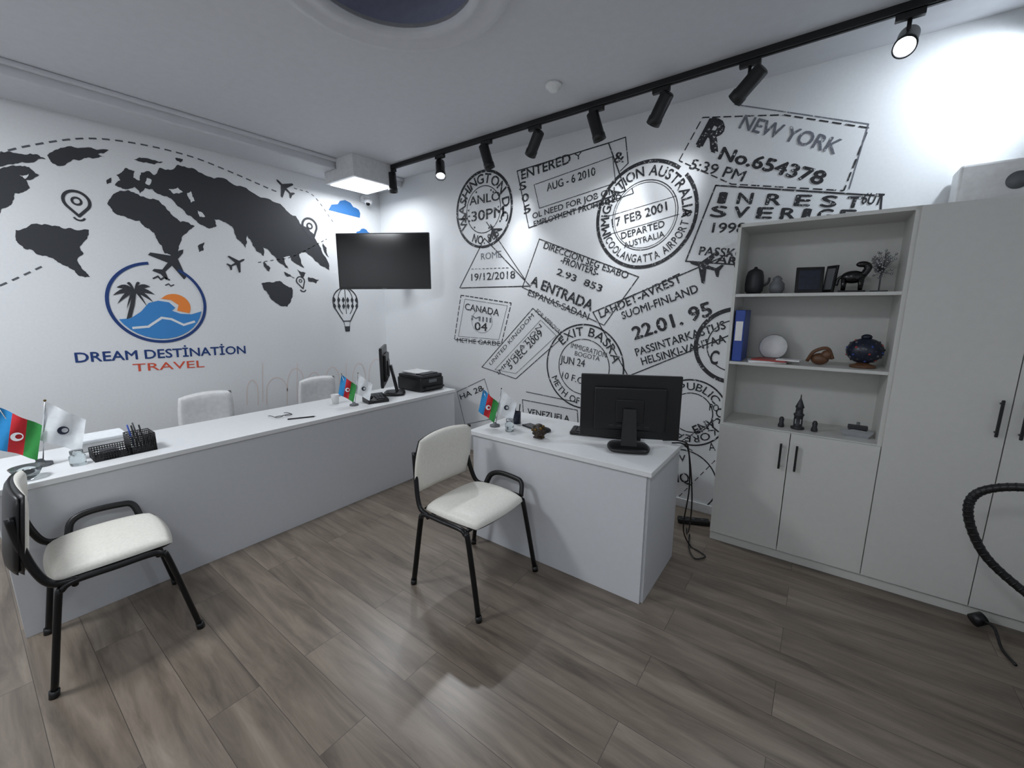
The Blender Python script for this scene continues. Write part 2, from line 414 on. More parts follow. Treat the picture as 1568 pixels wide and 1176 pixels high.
for a in ((378, 395, 620, 582), (408, 440, 620, 578), (440, 466, 616, 564), (470, 492, 612, 570), (498, 520, 608, 562), (540, 560, 604, 556), (565, 588, 600, 550)): dome(*a)
for x in (402, 455, 530): w.line([(x, 615), (x, 556)], .008, I_pale)
w.done()

# logo
w = Mural('travel_logo_mural', 'L')
c = w.P(244, 464); R_ = .318
w.ringw(c, R_, .022, I_navy, 96, 420, ly=4)
def lg(P): return [c+Vector(p)*R_ for p in P]
bot = [(math.cos(math.radians(a))*.93, math.sin(math.radians(a))*.93) for a in range(-15, -166, -10)]
w.pw(lg([(-.84, -.40), (-.62, -.38), (-.4, -.22), (-.22, .0), (-.02, .06), (.2, .02), (.32, -.12), (.24, -.2), (.42, -.28), (.66, -.30), (.9, -.22)]+bot[1:-1]), I_blue, 3)
w.lw(lg([(-.6, -.62), (-.3, -.6), (0, -.38), (.2, -.42), (.45, -.58), (.7, -.5)]), .018, M_wall, ly=4)
w.pw(lg([(.0, .12)]+[(.32+.34*math.cos(math.radians(a)), -.1+.34*math.sin(math.radians(a))) for a in range(140, -31, -10)]+[(.35, -.2), (.4, -.05), (.25, .08)]), I_orange, 2)
w.pw(lg([(-.70, -.40), (-.6, -.36), (-.5, -.05), (-.43, .28), (-.49, .28), (-.58, -.02)]), I_map, 4)
for kk, (a, l) in enumerate(((175, .42), (205, .40), (235, .36), (145, .40), (110, .36), (70, .38), (40, .42), (10, .40), (-20, .36), (-50, .3))):
    P = []; Q = []
    for i in range(7):
        t_ = i/6; x = math.cos(math.radians(a))*l*t_; y = math.sin(math.radians(a))*l*t_-.16*t_*t_
        ww = .07*math.sin(math.pi*min(1, t_*.9+.1)); P.append((-.46+x, .3+y+ww)); Q.append((-.46+x, .3+y-ww*.6))
    w.pw(lg(P+Q[::-1]), I_map, 4.5+.15*kk)
w.lw(lg([(-.05, .62), (.05, .68), (.1, .6), (.18, .66), (.28, .6)]), .012, I_map, ly=3)
w.lw(lg([(.18, .46), (.25, .5), (.29, .44), (.36, .48)]), .008, I_map, ly=3)
w.text('DREAM DESTİNATİON', (116, 555), (376, 541), 13, I_navy, .018)
w.text('TRAVEL', (204, 569), (313, 562), 11, I_red, .004)
w.done()

# ------------------------------------------------------------------ stamps mural
w = Mural('passport_stamp_mural', 'B')
def circ(cx, cy, rp): c = w.P(cx, cy); return c, (w.P(cx, cy-rp)-w.P(cx, cy+rp)).length/2
c, r = circ(740, 321, 58)
w.ringw(c, r, .026, I_dark); w.ringw(c, r*.62, .008, I_dark)
w.arc('WASHINGTON D.C.', c, r*.81, 215, -35, r*.24, I_dark, off=.02)
w.arc('NO. 883', c, r*.81, 240, 310, r*.22, I_dark, True, off=.02)
w.text('I ANLO', (712, 316), (766, 306), 13, I_dark, .012); w.text('4:30PM', (706, 342), (772, 331), 15, I_dark, .012)
for a in range(0, 360, 45): w.ringw(c+Vector((math.cos(a), math.sin(a)))*r*.55, .006, .008, I_dark, n=8)
w.line([(792, 262), (932, 219), (958, 292), (810, 349)], .010, I_dark, True)
w.text('ENTERED', (799, 275), (874, 249), 14, I_dark, .02); w.text('Y', (880, 246), (892, 242), 10, I_dark)
w.text('S', (796, 292), (806, 289), 12, I_dark, .02); w.text('0', (800, 310), (810, 307), 12, I_dark, .02); w.text('5', (803, 328), (813, 324), 12, I_dark, .02)
w.line([(818, 283), (938, 240), (943, 280), (826, 319)], .006, I_dark, True)
w.text('AUG - 6 2010', (838, 293), (912, 268), 12, I_dark, .018)
w.text('OL NEED FOR JOB ON', (816, 335), (942, 296), 9, I_dark, .012); w.text('EMPLOYMENT PROHIBITED', (818, 347), (952, 306), 9, I_dark, .012)
w.line([(932, 219), (958, 210), (962, 250), (950, 262)], .008, I_dark); w.text('&', (940, 250), (955, 248), 16, I_dark, .02)
w.line([(905, 318), (970, 296), (968, 288)], .007, I_dark)
w.line([(742, 365), (704, 441), (812, 438)], .010, I_dark, True); w.line([(745, 340), (812, 440)], .008, I_dark)
w.text('ROME', (737, 398), (768, 394), 10, I_grey, 0); w.text('19/12/2018', (722, 430), (789, 426), 11, I_dark, .005)
w.dash([(722, 412), (780, 410)], .006, I_dark, .03, .02)
def plB(px, sz, rot, m=I_dark):
    cc = w.P(*px); R2 = Matrix.Rotation(math.radians(rot), 2); w.pw([cc+R2 @ (Vector(p)*sz) for p in plane], m, 2)
plB((757, 356), .10, 30)
w.dash([(706, 452), (783, 464), (768, 526), (696, 520), (706, 452)], .010, I_dark, .05, .015, False)
w.line([(712, 458), (777, 468), (764, 520), (702, 515)], .004, I_dark, True)
w.text('CANADA', (712, 474), (764, 484), 10, I_dark, .01); w.text('04', (727, 505), (746, 507), 12, I_dark, .01)
w.text('MIII', (722, 490), (752, 494), 7, I_grey, .01); w.text('METHE GARDE', (700, 524), (766, 530), 7, I_dark, .0)
w.lw([w.P(738, 492)+Vector((math.cos(a/20*6.283)*.14, math.sin(a/20*6.283)*.12)) for a in range(20)], .004, I_grey, True)
w.line([(738, 562), (816, 472), (862, 516), (790, 580)], .008, I_dark, True); w.line([(758, 566), (828, 490), (852, 514), (790, 572)], .004, I_dark, True)
w.text('5 DEC 2009', (782, 566), (832, 512), 10, I_dark, .012); w.text('UNITED KINGDOM', (752, 560), (818, 484), 6, I_dark, 0)
w.text('IMMIGRATION', (764, 574), (830, 500), 6, I_dark, 0); w.text('FOR APPROVAL', (820, 478), (858, 514), 7, I_dark, 0)
w.line([(826, 366), (978, 424), (925, 498), (800, 440)], .008, I_dark, True)
w.text('DIRECCION SEG ESABO', (832, 380), (960, 427), 10, I_dark, .012); w.text('-FRONTERS-', (858, 402), (915, 423), 10, I_dark, .018)
w.text('2.93  853', (852, 420), (920, 447), 10, I_dark, .018); w.text('A ENTRADA', (812, 436), (905, 476), 15, I_dark, .03)
w.text('ESPANAS-SADAN', (808, 452), (900, 490), 10, I_dark, .005)
c, r = circ(986, 330, 80)
w.ringw(c, r, .026, I_dark, 50, 400); w.ringw(c, r*.66, .006, I_dark); w.ringw(c, r*.62, .004, I_dark)
w.arc('IMMIGRATION AUSTRALIA', c, r*.83, 205, -10, r*.18, I_dark, off=.018)
w.arc('COOLANGATTA AIRPORT 81', c, r*.83, 205, 360, r*.15, I_dark, True, off=.006)
w.text('17 FEB 2001', (938, 348), (1022, 322), 13, I_dark, .018); w.text('DEPARTED', (952, 366), (1018, 347), 10, I_dark, .012)
w.text('AUSTRALIA', (956, 380), (1018, 362), 9, I_dark, .006); w.line([(928, 332), (1036, 300)], .004, I_dark); w.line([(936, 358), (1040, 328)], .004, I_dark)
w.line([(908, 478), (1120, 388), (1150, 500), (962, 576)], .009, I_dark, True)
w.text('LAHDET-AVREST', (920, 487), (1045, 431), 13, I_dark, .018); w.text('SUOMI-FINLAND', (954, 489), (1070, 447), 12, I_dark, .018)
w.text('22.01. 95', (972, 520), (1091, 482), 20, I_dark, .03); w.text('PASSINTARKASTUS', (975, 545), (1112, 503), 12, I_dark, .018)
w.text('HELSINKI-VANTAA', (984, 559), (1112, 524), 12, I_dark, .018); plB((1080, 408), .12, 70)
c, r = circ(893, 562, 64)
w.ringw(c, r, .014, I_dark); w.ringw(c, r*.66, .008, I_dark)
w.arc('EXIT BASRA', c, r*.84, 140, 10, r*.20, I_dark, off=.012); w.arc('METH OF INTERIOR', c, r*.84, 200, 340, r*.16, I_dark, True)
w.text('IMMIGRATION', (874, 532), (928, 548), 8, I_dark, 0); w.text('BOGOTA', (880, 544), (918, 553), 7, I_dark)
w.text('JUN 24', (858, 555), (895, 562), 11, I_dark, .012); w.text('10 F.O.', (860, 578), (896, 590), 10, I_dark, .005)
w.dash([(1040, 246), (1076, 180), (1200, 176), (1330, 196), (1292, 292), (1120, 282), (1040, 246)], .008, I_dark, .05, .02, False)
w.line([(1125, 160), (1330, 190), (1300, 290)], .006, I_grey)
w.text('R', (1068, 222), (1097, 232), 40, I_dark, .05); w.text('No.654378', (1100, 243), (1256, 283), 18, I_dark, .035)
w.text('NEW YORK', (1131, 196), (1278, 236), 20, I_grey, .02); w.text('5:39 PM', (1055, 258), (1136, 278), 15, I_dark, .012)
w.line([(1096, 284), (1350, 300), (1340, 420), (1050, 400)], .010, I_dark, True)
for ch, x in zip('INREST', (1100, 1128, 1172, 1216, 1256, 1294)): w.text(ch, (x, 311+(x-1100)*.035), (x+(8 if ch == 'I' else 22), 311.5+(x-1100)*.035), 16, I_dark, .03)
for ch, x in zip('SVERIGE', (1088, 1122, 1158, 1194, 1228, 1250, 1284)): w.text(ch, (x, 332+(x-1088)*.03), (x+(8 if ch == 'I' else 22), 332.5+(x-1088)*.03), 16, I_dark, .03)
w.text('6UT', (1318, 312), (1348, 314), 16, I_dark, .02); w.text('1998 09 24', (1090, 356), (1220, 358), 15, I_dark, .018)
w.text('PASSKONTROLLEN', (1070, 390), (1260, 404), 13, I_dark, .022); w.text('ARLANDA', (1096, 402), (1220, 420), 12, I_dark, .022)
c, r = circ(1125, 530, 56); w.ringw(c, r, .030, I_dark); w.ringw(c, r*.7, .008, I_dark); w.text('C', (1086, 556), (1098, 558), 20, I_dark, .03)
w.line([(800, 612), (884, 628), (888, 690), (806, 690)], .008, I_dark, True); w.text('VENEZUELA', (808, 634), (872, 646), 9, I_dark, .018)
w.line([(806, 600), (884, 616)], .008, I_dark); w.text('ENTRADA', (812, 656), (870, 664), 9, I_dark, .012)
w.line([(700, 600), (742, 580), (760, 640), (712, 650)], .006, I_dark, True); w.text('HA 28', (706, 612), (740, 598), 8, I_dark, .012)
c, r = circ(1058, 632, 50); w.ringw(c, r, .012, I_dark); w.ringw(c, r*.6, .008, I_dark); w.arc('REPUBLIC OF KOREA', c, r*.8, 150, -120, r*.22, I_dark)
c, r = circ(1045, 735, 46); w.ringw(c, r, .010, I_dark); w.text('V', (1040, 706), (1050, 707), 10, I_dark, .012); w.text('IQ', (1038, 738), (1056, 739), 14, I_dark, .02)
w.text('PO', (1086, 628), (1100, 630), 10, I_dark, .02); w.text('ENV', (1066, 665), (1098, 652), 13, I_dark, .02); w.line([(1020, 690), (1100, 640)], .006, I_dark); w.text('A', (1086, 690), (1096, 690), 12, I_dark)
w.line([(905, 700), (1010, 660), (1060, 690)], .007, I_dark); w.dash([(1040, 760), (1100, 700)], .006, I_dark)
w.done()

# ------------------------------------------------------------------ lights / track
def light(name, kind, loc, tgt, W, size=.1, col=(.92, .96, 1), ang=60, blend=.6, parent=None):
    l = bpy.data.lights.new(name, kind); l.energy = W; l.color = col
    if kind == 'AREA': l.size = size; l.shape = 'SQUARE'
    else: l.shadow_soft_size = size
    if kind == 'SPOT': l.spot_size = math.radians(ang); l.spot_blend = blend
    o = bpy.data.objects.new(name, l); sc.collection.objects.link(o)
    o.matrix_world = Matrix.Translation(loc) @ (Vector(tgt)-Vector(loc)).to_track_quat('-Z', 'Y').to_matrix().to_4x4()
    if parent:
        mw = o.matrix_world.copy(); o.parent = parent; bpy.context.view_layer.update()
        o.matrix_parent_inverse = parent.matrix_world.inverted(); o.matrix_world = mw
    return o
TY, TZ = 2.95, 2.965
b = B('ceiling_track_rail'); b.span((-4.05, TY-.018, TZ-.005), (1.1, TY+.018, HC), M_black, .003)
b.span((-4.05, TY-.008, TZ-.009), (1.1, TY+.008, TZ-.003), M_blackm, .001); b.done()
# x, aim, watts, lens kind, cone
lamps = [(-3.72, (-3.65, 3.05, 0), 8, 0, 70), (-3.02, (-1.9, 1.9, .6), 44, 1, 80), (-2.46, (-2.2, 3.32, 1.4), 28, 0, 64), (-1.97, (-2.75, 3.32, 2.0), 18, 0, 64),
         (-1.45, (-1.15, 3.32, 1.6), 30, 0, 60), (-1.0, (-1.6, 3.32, 2.1), 18, 0, 64), (-.5, (-1.35, 3.32, 2.2), 20, 3, 64), (.17, (-.15, .4, .9), 46, 2, 110),
         (.78, (.42, 3.32, 2.6), 34, 0, 110)]  # extra lamp past the frame edge, added to brighten the upper right wall
for i, (x, tg, W, k, cone) in enumerate(lamps):
    b = B('track_spotlight')
    b.box((x, TY, TZ-.022), (.11, .03, .03), M_black, .003)
    b.cyl((x, TY, TZ-.03), (x, TY, TZ-.12), .009, M_black)
    piv = Vector((x, TY, TZ-.13)); d = (Vector(tg)-piv).normalized()
    q = Vector((0, 0, 1)).rotation_difference(d).to_matrix().to_4x4()
    lens = {0: M_leddim, 1: M_ledhot, 2: M_ledhot, 3: M_led}[k]
    b.lathe([(0, -.095), (.034, -.095), (.042, -.088), (.042, .05), (.046, .055), (.046, .095), (.041, .095), (.038, .07)], piv, M_black, 28, q)
    b.lathe([(.038, .07), (.025, .055), (0, .052)], piv, lens, 28, q)
    b.ball(piv, (.014, .014, .014), M_black)
    o = b.done(nrm=True)
    light('spot_lamp', 'SPOT', piv+d*.11, tg, W, .035, ang=cone, blend=.9, parent=o, col=(.92, .96, 1) if i < 7 else (.82, .91, 1))

b = B('added_fill_panel'); b.span((-4.22, 2.5, 2.80), (-3.72, 3.0, HC-.09), M_trim, .006)
b.span((-4.18, 2.54, 2.792), (-3.76, 2.96, 2.801), M_led, .001); b.span((-4.0, 2.5, 2.9), (-3.72, 3.0, HC), M_trim, .004)
o = b.done(); light('added_fill_lamp', 'AREA', (-3.97, 2.75, 2.785), (-3.97, 2.75, 0), 10, .4, parent=o)
for (x, y, W) in ((-3.0, -.6, 44), (-.6, -.8, 15)):  # unseen panels, added behind the camera for general room light
    b = B('added_fill_panel'); b.span((x-.31, y-.31, HC-.03), (x+.31, y+.31, HC), M_trim, .004); b.span((x-.29, y-.29, HC-.034), (x+.29, y+.29, HC-.029), M_led, .001)
    o = b.done(); light('added_fill_lamp', 'AREA', (x, y, HC-.04), (x, y, 0), W, .58, parent=o)

b = B('smoke_detector'); b.lathe([(0, -.045), (.02, -.045), (.03, -.04), (.032, -.025), (.05, -.02), (.055, 0), (0, 0)], (-1.58, 2.58, HC), M_white); b.done()
b = B('security_camera'); b.box((XL+.03, 3.1, 2.80), (.06, .09, .07), M_white, .01); b.lathe([(0, -.04), (.03, -.035), (.045, -.01), (.045, .02), (0, .02)], (XL+.09, 3.1, 2.77), M_white)
b.ball((XL+.10, 3.09, 2.745), .026, M_blackg); b.done()

# ------------------------------------------------------------------ television
A_, C_ = Vector((-4.2, 2.56, 0)), Vector((-3.37, 3.1, 0)); dd = (C_-A_); ang = math.atan2(dd.y, dd.x); mid = (A_+C_)/2
b = B('television'); W_, H_ = dd.length, .57
b.box((0, .02, 0), (W_, .035, H_), M_black, .006); b.box((0, .0015, .006), (W_-.02, .004, H_-.034), M_blackg, .001)
b.box((0, .055, -.03), (W_*.6, .05, H_*.6), M_black, .012); b.box((0, -.0005, -H_/2+.008), (.05, .004, .006), M_gray, .001)
b.box((0, .09, 0), (.22, .02, .22), M_blackm, .003); b.cyl((0, .1, 0), (.02, .40, 0), .018, M_blackm); b.box((.02, .41, 0), (.12, .03, .2), M_blackm, .003)
b.done((mid.x, mid.y, 2.05), ang)

# ------------------------------------------------------------------ counter & desk
b = B('reception_counter'); ZT = .76
b.span((-3.55, 0.0, ZT-.028), (-2.925, 2.98, ZT), M_lam, .002)
b.span((-2.955, .01, 0), (-2.937, 2.97, ZT-.028), M_lam2, .001)
for y in (.01, 1.0, 1.98, 2.95): b.span((-3.53, y, 0), (-2.955, y+.018, ZT-.028), M_lam2, .001)
b.span((-3.52, .6, .1), (-3.1, .98, .7), M_lam2, .003)
b.done()
b = B('office_desk'); Z2 = .765
b.span((-1.84, 1.99, Z2-.028), (-.61, 2.6, Z2), M_lam, .002)
b.span((-1.82, 2.01, 0), (-.64, 2.028, Z2-.028), M_lam2, .001)
for x in (-1.82, -.645): b.span((x, 2.028, 0), (x+.018, 2.57, Z2-.028), M_lam2, .001)
b.done()

# ------------------------------------------------------------------ visitor chairs
def visitor_chair(loc, rz):
    b = B('visitor_chair'); r = .0125
    for sx in (-1, 1):
        x = sx*.245
        b.tube(smooth([(x*1.06, .25, 0), (x, .175, .40), (x, .155, .445), (x, .12, .462), (x, 0, .462), (x, -.13, .462), (x, -.17, .44), (x*1.0, -.185, .40), (x*1.06, -.25, 0)], 6), r, M_blackm, 10, 1.3)
        b.tube(smooth([(x, -.12, .462), (x*.96, -.19, .475), (x*.92, -.225, .54), (x*.86, -.25, .66), (x*.84, -.262, .78)], 6), r, M_blackm, 10, 1.2)
        for y in (.25, -.25): b.cyl((x*1.06, y, 0), (x*1.06, y*.985, .03), .017, M_black)
    b.tube(smooth([(-.245, -.12, .475), (-.27, -.10, .53), (-.285, -.04, .552), (-.285, .08, .548), (-.28, .13, .53), (-.25, .15, .46)], 6), .014, M_black, 10, 1.3)
    for y in (.14, -.13): b.cyl((-.245, y, .445), (.245, y, .445), .011, M_blackm)
    M = Matrix.Translation((0, 0.005, .478))
    b.pad(.47, .43, .075, M_cream, M_black, M, .35, lift=-.008)
    M = Matrix.Translation((0, -.262, .70)) @ Matrix.Rotation(math.radians(-8), 4, 'X') @ Matrix.Rotation(math.radians(-90), 4, 'X') @ Matrix.Scale(-1, 4, (0, 1, 0))
    b.pad(.46, .36, .05, M_cream, M_black, M, .38, bend=.03)
    M2 = Matrix.Translation((0, -.016, 0)) @ M
    b.pad(.45, .35, .03, M_black, M_black, M2, .38, bend=.03)
    return b.done(loc, rz)
visitor_chair((-1.50, 1.66, 0), math.radians(-90))
visitor_chair((-2.62, .31, 0), math.radians(-4))

def office_chair(loc, rz, m):
    b = B('office_chair')
    for k in range(5):
        a = 2*math.pi*k/5; e = Vector((math.cos(a)*.27, math.sin(a)*.27, .07))
        b.tube([(0, 0, .1), e*.5+Vector((0, 0, .06)), e], .018, M_black); b.ball((e.x, e.y, .027), (.027, .02, .027), M_black)
    b.cyl((0, 0, .08), (0, 0, .42), .025, M_blackm); b.pad(.46, .44, .08, m, M_black, Matrix.Translation((0, 0, .45)), .4)
    b.tube(smooth([(0, -.1, .42), (0, -.24, .43), (0, -.27, .55), (0, -.25, .66)], 6), .02, M_black)
    b.pad(.42, .42, .05, m, m, Matrix.Translation((0, -.23, .67)) @ Matrix.Rotation(math.radians(-96), 4, 'X') @ Matrix.Scale(-1, 4, (0, 1, 0)), .3, bend=.03)
    return b.done(loc, rz)
office_chair((-3.92, 1.23, 0), math.radians(-85), M_white)
office_chair((-3.92, 2.2, 0), math.radians(-85), M_white)

# ------------------------------------------------------------------ wardrobe
b = B('wardrobe_cabinet'); y0, y1 = 2.94, 3.30; T = .018
b.span((-.48, y0+.01, 0), (1.14, y1, .065), M_ward, .001)
for x in (-.48, .302, .32, 1.122): b.span((x, y0, .065), (x+T, y1, 2.07), M_ward, .001)
b.span((-.48, y0, 2.05), (1.14, y1+.001, 2.07), M_ward, .001); b.span((-.48, y1-.008, .065), (1.14, y1, 2.06), M_ward, 0)
for z in (1.64, 1.222, .82): b.span((-.462, y0+.004, z), (.302, y1-.008, z+T), M_ward, .001)
b.span((-.462, y0, .065), (1.122, y1-.01, .083), M_ward, .001)
for x0, x1, za, zb in ((-.478, -.092, .068, .832), (-.088, .318, .068, .832), (.322, .748, .068, 2.066), (.752, 1.138, .068, 2.066)):
    b.span((x0, y0-.018, za), (x1, y0-.001, zb), M_ward, .0015)
def handle(x, za, zb):
    b.box((x, y0-.045, (za+zb)/2), (.012, .010, zb-za), M_black, .003)
    for z in (za+.02, zb-.02): b.cyl((x, y0-.045, z), (x, y0-.016, z), .005, M_black)
for x in (-.13, -.05): handle(x, .61, .77)
for x in (.712, .79): handle(x, .97, 1.15)
b.done()
b = B('electrical_box'); b.span((.46, 3.12, 2.072), (1.0, 3.30, 2.27), M_white, .012); b.cyl((.66, 3.115, 2.17), (.66, 3.125, 2.17), .04, M_gray); b.done()

# shelf things
SA, SB, SC = 1.6585, 1.2405, .8385
b = B('dark_teapot'); b.lathe([(0, 0), (.035, 0), (.05, .02), (.053, .06), (.05, .11), (.042, .14), (.03, .15), (.012, .158), (.008, .168), (0, .17)], (-.385, 3.1, SA), M_darkgrey)
b.tube(smooth([(-.335, 3.1, SA+.05), (-.31, 3.1, SA+.07), (-.305, 3.1, SA+.1)], 5), .007, M_darkgrey); b.done()
b = B('ceramic_jar'); b.lathe([(0, 0), (.03, 0), (.042, .03), (.04, .06), (.022, .08), (.026, .09), (.012, .105), (0, .11)], (-.26, 3.08, SA), M_gray); b.done()
b = B('photo_frame'); b.box((-.1, 3.1, SA+.078), (.14, .012, .15), M_blackg, .003, (-.12, 0, .25)); b.box((-.1, 3.092, SA+.078), (.105, .004, .115), M_darkblue, .001, (-.12, 0, .25)); b.box((-.1, 3.13, SA+.05), (.02, .006, .1), M_black, .001, (.35, 0, .25)); b.done()
b = B('photo_frame'); b.box((.0, 3.12, SA+.08), (.08, .012, .155), M_black, .003, (-.1, 0, -.9)); b.box((-.004, 3.112, SA+.08), (.055, .006, .12), M_gray, .001, (-.1, 0, -.9)); b.done()
b = B('horse_figurine'); hx = .10
b.ball((hx, 3.06, SA+.085), (.055, .03, .035), M_blackg); b.tube(smooth([(hx+.04, 3.06, SA+.09), (hx+.06, 3.06, SA+.13), (hx+.05, 3.06, SA+.15)], 4), .018, M_blackg); b.ball((hx+.035, 3.06, SA+.152), (.03, .015, .016), M_blackg)
for dx, dy in ((-.04, -.015), (-.035, .015), (.035, -.015), (.04, .015)): b.cyl((hx+dx, 3.06+dy, SA+.01), (hx+dx, 3.06+dy, SA+.08), .008, M_blackg, .013)
b.tube(smooth([(hx-.05, 3.06, SA+.09), (hx-.065, 3.06, SA+.075), (hx-.07, 3.06, SA+.04)], 4), .008, M_blackg); b.box((hx, 3.06, SA+.006), (.12, .06, .012), M_blackg, .002); b.done()
b = B('wire_tree_ornament'); tcx, tcy = .225, 3.17
b.cyl((tcx, tcy, SA), (tcx, tcy, SA+.012), .04, M_gray); b.cyl((tcx, tcy, SA), (tcx, tcy, SA+.12), .004, M_gray)
for k in range(60):
    v = Vector((random.gauss(0, 1), random.gauss(0, 1), random.gauss(0, 1))).normalized()*random.uniform(.045, .09); p = Vector((tcx, tcy, SA+.16))+Vector((v.x*.75, v.y*.7, v.z))
    b.tube([(tcx, tcy, SA+.11), p], .0012, M_gray, 5); b.ball(p, .006, M_silver)
b.done()
b = B('ring_binder'); b.box((-.425, 3.07, SB+.16), (.055, .23, .318), M_binder, .004); b.box((-.425, 2.954, SB+.19), (.04, .003, .12), M_white, .001); b.lathe([(.008, 0), (.013, 0), (.013, .003)], (-.425, 2.957, SB+.06), M_silver, 16, Matrix.Rotation(math.pi/2, 4, 'X')); b.done()
b = B('decorative_plate'); b.lathe([(0, .01), (.045, .008), (.075, .0), (.08, -.004), (.045, 0), (0, .002)], (-.25, 3.17, SB+.085), M_white, 36, Matrix.Rotation(math.radians(80), 4, 'X')); b.box((-.25, 3.19, SB+.02), (.06, .05, .02), M_darkgrey, .003); b.box((-.25, 3.175, SB+.009), (.1, .07, .018), M_darkgrey, .003); b.done()
b = B('brochure_stack'); b.box((-.27, 3.03, SB+.006), (.2, .14, .012), M_white, .001, (0, 0, .2)); b.box((-.24, 3.03, SB+.016), (.19, .13, .008), M_redb, .001, (0, 0, -.25)); b.box((-.15, 3.0, SB+.024), (.12, .08, .008), M_white, .001, (0, 0, -.1)); b.done()
b = B('shell_figurine'); b.ball((.0, 3.07, SB+.035), (.045, .035, .035), M_brown); b.ball((.03, 3.06, SB+.06), (.028, .025, .03), M_brown); b.tube(smooth([(-.06, 3.06, SB+.02), (-.03, 3.04, SB+.08), (.03, 3.05, SB+.1), (.06, 3.06, SB+.04)], 5), .01, M_brown); b.done()
b = B('ornate_globe_ornament'); b.lathe([(0, 0), (.06, 0), (.06, .012), (.035, .02), (.02, .03)], (.20, 3.08, SB), M_brown); b.ball((.20, 3.08, SB+.095), (.085, .07, .072), M_darkblue)
for k in range(60):
    a = k*2.4; z = -.85+1.7*k/60; rr = math.sqrt(1-z*z); b.ball((.20+.083*rr*math.cos(a), 3.08+.068*rr*math.sin(a), SB+.095+.07*z), .006, (M_gray, M_darkgrey, M_binder, M_darkblue, M_darkgrey, M_redb)[k % 6])
b.ball((.20, 3.08, SB+.172), (.025, .02, .016), M_darkblue); b.done()
b = B('tower_figurine'); b.lathe([(0, 0), (.036, 0), (.036, .012), (.024, .016), (.024, .08), (.028, .084), (.028, .094), (.02, .1), (.019, .13), (.024, .134), (.022, .142), (.004, .19), (.002, .215), (0, .215)], (-.065, 3.05, SC), M_darkgrey, 14)
for k in range(6): a = k*math.pi/3; b.box((-.065+.025*math.cos(a), 3.05+.025*math.sin(a), SC+.05), (.006, .006, .03), M_silver, .001)
b.done()
for x in (-.15, .02):
    b = B('salt_shaker'); b.lathe([(0, 0), (.016, 0), (.018, .01), (.012, .03), (.014, .05), (.008, .064), (0, .066)], (x, 3.04, SC), M_darkgrey, 18); b.done()
b = B('ship_model'); b.prism([(.14, 3.04, SC+.03), (.17, 3.04, SC), (.27, 3.04, SC), (.295, 3.04, SC+.04), (.2, 3.04, SC+.045)], (0, .05, 0), M_silver); b.box((.22, 3.065, SC+.055), (.09, .035, .022), M_darkgrey, .003); b.cyl((.22, 3.065, SC+.06), (.22, 3.065, SC+.085), .008, M_gray); b.done()

# ------------------------------------------------------------------ monitor etc
def monitor(loc, rz, w_=.56, h_=.34, z0=.065):
    b = B('computer_monitor')
    zc = z0+h_/2
    b.box((0, .03, zc), (w_, .025, h_), M_black, .005); b.box((0, .0435, zc+.004), (w_-.02, .003, h_-.03), M_blackg, .001)
    b.box((0, .008, zc-.01), (w_*.72, .03, h_*.68), M_black, .01); b.box((0, -.008, zc-.02), (.16, .02, .14), M_black, .005)
    for k in range(5): b.box((-.1+.05*k, -.008, zc-.11), (.03, .004, .01), M_gray if k == 2 else M_darkgrey, .001)
    b.prism([(-.035, -.02, zc), (.035, -.02, zc), (.045, -.07, .02), (-.045, -.07, .02)], (0, -.022, 0), M_black)
    b.pad(.24, .20, .03, M_black, M_black, Matrix.Translation((0, -.055, .0155)), .5)
    return b.done(loc, rz)
monitor((-.86, 2.31, Z2), math.radians(24), .57, .38, .045)
b = B('keyboard'); b.box((0, 0, .012), (.44, .14, .02), M_black, .004)
for i in range(5):
    for j in range(14): b.box((-.2+j*.0305, -.05+i*.025, .024), (.024, .019, .006), M_darkgrey, 0)
b.done((-1.06, 2.44, Z2+.001), math.radians(18))
monitor((-3.26, 2.42, ZT), math.radians(138), .46, .36, .10)
def flag_pair(name, loc, s, rz):
    b = B(name)
    b.lathe([(0, 0), (.045, 0), (.045, .012), (.02, .02), (.01, .035), (0, .035)], (0, 0, 0), M_gray)
    def fl(sx, mats, ox, lg):
        top = Vector((ox, 0, .34)); b.cyl((0.01*sx, 0, .02), top, .0025, M_silver, seg=10); b.ball(top, .006, M_brass)
        Aa = Vector((ox, 0, .335)); Cc = Aa+Vector((.135, -.02, -.12)); dn = Vector((-.045, .0, -.20))
        n = len(mats)
        for i, m in enumerate(mats):
            def f(u, v, i=i):
                a = (i+u)/n; p = Aa+(Cc-Aa)*a+dn*v*(1-.12*a)
                p.y += .012*math.sin(a*9+v*3)-.004; return p
            b.quadgrid(f, 6, 10, m)
        ctr = Aa+(Cc-Aa)*.5+dn*.5
        def f2(u, v, lg=lg):
            a = math.pi*2*u; R1 = .022; r_ = R1*(1-v*.45); sh = .006*v
            return Vector((ctr.x+math.cos(a)*r_+sh, -.028, ctr.z+math.sin(a)*r_))
        b.quadgrid(f2, 24, 2, lg)
    fl(-1, [M_blue, M_red, M_green], -.10, M_fwhite); fl(1, [M_fwhite], .06, M_darkblue)
    o = b.done((0, 0, 0), 0); c0 = o.location.copy()
    o.matrix_world = Matrix.Translation(loc) @ Matrix.Rotation(rz, 4, 'Z') @ Matrix.Scale(s, 4) @ Matrix.Translation(c0)
    return o
flag_pair('desk_flags', (-3.22, .19, ZT+.001), 1.0, math.radians(80))
flag_pair('desk_flags', (-1.76, 2.17, Z2+.001), .78, math.radians(35))
flag_pair('desk_flags', (-3.12, 1.96, ZT+.001), .80, math.radians(60))
b = B('desk_organizer'); ox, oy = -3.12, .50
